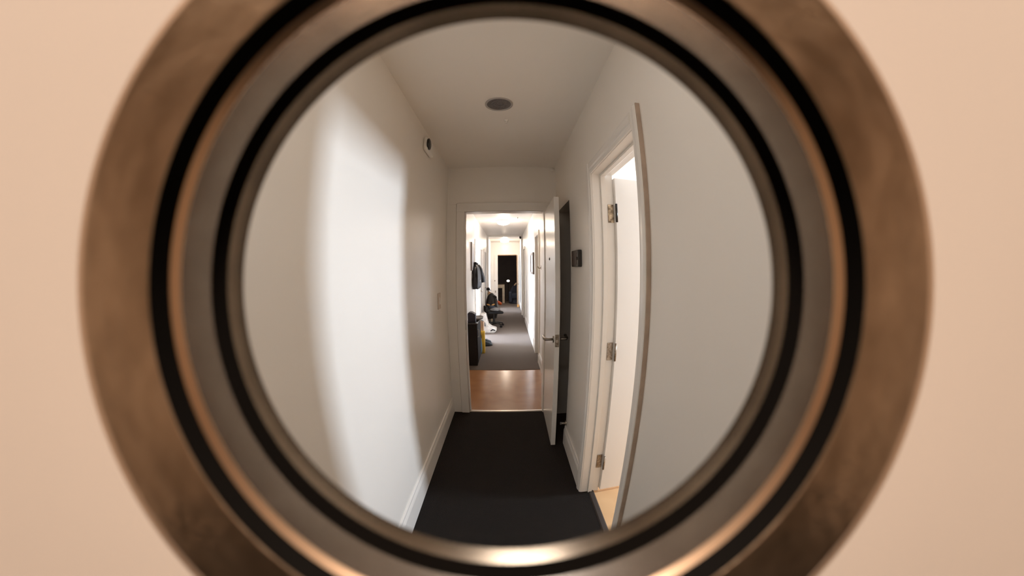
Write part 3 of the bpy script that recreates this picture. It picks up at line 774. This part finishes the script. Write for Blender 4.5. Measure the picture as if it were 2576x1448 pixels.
sf = tag(make('tan_scarf', blob(0.055, 0.07, 0.075, 3, 0.25, 2.5, 12), tan_fur, smooth=True), 'tan scarf bunched under the black cap on the stand', 'scarf')
sf.location = (-0.535, 9.55, 0.715)

# ------------------------------------------------------------------ the front door (in whose bore the viewer sits) and the entry room
WD = 1.35e-2
axis_dir = Vector((0.0021, 0.9986, -0.0522)).normalized()   # the viewer's own axis, slightly off square
bore = EYE + axis_dir * (DOOR_Y0 / axis_dir.y)


def door_slab():
    """The leaf, with a conical bore through it that widens towards the hall."""
    bm = bmesh.new()
    n = 96
    x0, x1, z0, z1 = -0.43, 0.44, 0.008, 2.03
    rings = []
    for yy, rr in ((DOOR_Y0, 0.0225), (DOOR_Y1, 0.046)):
        c = EYE + axis_dir * (yy / axis_dir.y)
        inner = [bm.verts.new((c.x + rr * math.cos(2 * PI * i / n), yy, c.z + rr * math.sin(2 * PI * i / n))) for i in range(n)]
        outer = []
        for i in range(n):
            dx, dz = math.cos(2 * PI * i / n), math.sin(2 * PI * i / n)
            t = min(((x1 - c.x) / dx if dx > 1e-9 else (x0 - c.x) / dx if dx < -1e-9 else 9e9), ((z1 - c.z) / dz if dz > 1e-9 else (z0 - c.z) / dz if dz < -1e-9 else 9e9))
            outer.append(bm.verts.new((c.x + dx * t, yy, c.z + dz * t)))
        rings.append((inner, outer))
    for inner, outer in rings:
        for i in range(n):
            j = (i + 1) % n
            bm.faces.new((inner[i], inner[j], outer[j], outer[i]))
    for k in (0, 1):
        for i in range(n):
            j = (i + 1) % n
            bm.faces.new((rings[0][k][i], rings[0][k][j], rings[1][k][j], rings[1][k][i]))
    return bm


d1 = thing('door_1', (0, 0, 0), 'peach-lit front door surface around the large door viewer', 'door', kind='structure')
make('leaf', door_slab(), front_door_paint, d1)
structure('wall_entry', boxes((-0.75, -0.435, DOOR_Y0, DOOR_Y1, -0.05, HC), (0.445, 0.75, DOOR_Y0, DOOR_Y1, -0.05, HC), (-0.435, 0.445, DOOR_Y0, DOOR_Y1, 2.035, HC), (-2.25, -0.75, DOOR_Y0, DOOR_Y1, -0.05, 2.6), (0.75, 2.25, DOOR_Y0, DOOR_Y1, -0.05, 2.6), (-0.75, 0.75, DOOR_Y0, DOOR_Y1, HC, 2.6)), entry_paint,
          'wall of the entry room around the front door', 'wall')
structure('floor', boxes((-2.25, 2.25, -3.0, DOOR_Y1, -0.12, -0.002)), entry_floor_m, 'dark floor of the entry room below the front door', 'floor')
structure('ceiling', boxes((-2.25, 2.25, -3.0, DOOR_Y1, 2.6, 2.7)), entry_ceiling, 'cream ceiling of the warm lit entry room', 'ceiling')
structure('wall_entry_room', boxes((-2.35, -2.25, -3.0, DOOR_Y1, -0.05, 2.6), (2.25, 2.35, -3.0, DOOR_Y1, -0.05, 2.6), (-2.35, 2.35, -3.1, -3.0, -0.05, 2.6)), entry_paint, 'tan side and back walls of the entry room', 'wall')

# ------------------------------------------------------------------ the door viewer (all radii in cm along its axis, measured from the eye point)
dv = thing('door_viewer', bore, 'large round bronze door viewer set in the front door, the hall seen through it', 'peephole')
dv.rotation_mode = 'QUATERNION'
dv.rotation_quaternion = axis_dir.to_track_quat('Z', 'Y')
W0 = (bore - EYE).length * 100


def part(name, prof, m, closed=True, n=160):
    o = make(name, lathe([((w_ - W0) / 100, r_ / 100) for w_, r_ in prof], n, closed), m, dv, smooth=True)
    md = o.modifiers.new('edges', 'EDGE_SPLIT')
    md.split_angle = math.radians(14)
    return o


A_, T = 1.10, lambda wv, t: wv * t
part('flange', [(1.10, 2.175), (1.104, 2.165), (1.11, 2.16), (1.225, 2.16), (1.6, 2.16), (1.6, 3.20), (1.19, 3.20), (1.112, 3.235), (1.10, 3.225)], bronze)
part('highlight_edge', [(1.102, 3.238), (1.108, 3.29), (1.14, 3.48), (1.165, 3.555), (1.5, 3.50), (1.5, 3.31), (1.192, 3.21)], edge_metal)
part('shadow_liner', [(1.114, 2.158), (1.236, 2.106), (1.245, 2.158)], shadow_m)
part('retaining_ring', [(1.232, 2.118), (1.301, 2.081), (1.31, 2.079), (1.32, 2.079), (1.32, 2.15), (1.240, 2.15)], bronze_edge)
part('barrel', [(1.306, 2.078), (1.520, 2.024), (1.53, 2.024), (1.53, 2.13), (1.322, 2.13)], gunmetal)
part('shadow_groove', [(1.522, 2.022), (1.558, 1.884), (1.60, 1.89), (1.60, 2.12), (1.532, 2.12)], shadow_m)  # black step, shade painted between barrel and lens seat
part('lens_seat', [(1.560, 1.882), (1.690, 1.856), (1.72, 1.93), (1.72, 2.09), (1.602, 2.09), (1.60, 1.9)], dark_bezel)
# the lens: a meniscus whose faces are centred on the eye point
R1, R2 = 2.515, 2.66
pts_ = []
aE = math.radians(47.85)
for k in range(25):
    a = aE * k / 24
    pts_.append((R1 * math.cos(a), R1 * math.sin(a)))
for k in range(24, -1, -1):
    a = aE * k / 24
    pts_.append((R2 * math.cos(a), R2 * math.sin(a)))
le = make('lens', lathe([((w_ - W0) / 100, r_ / 100) for w_, r_ in pts_], 96), lens_m, dv, smooth=True)
md = le.modifiers.new('edges', 'EDGE_SPLIT')
md.split_angle = math.radians(30)
le['label'] = 'clear curved glass lens'
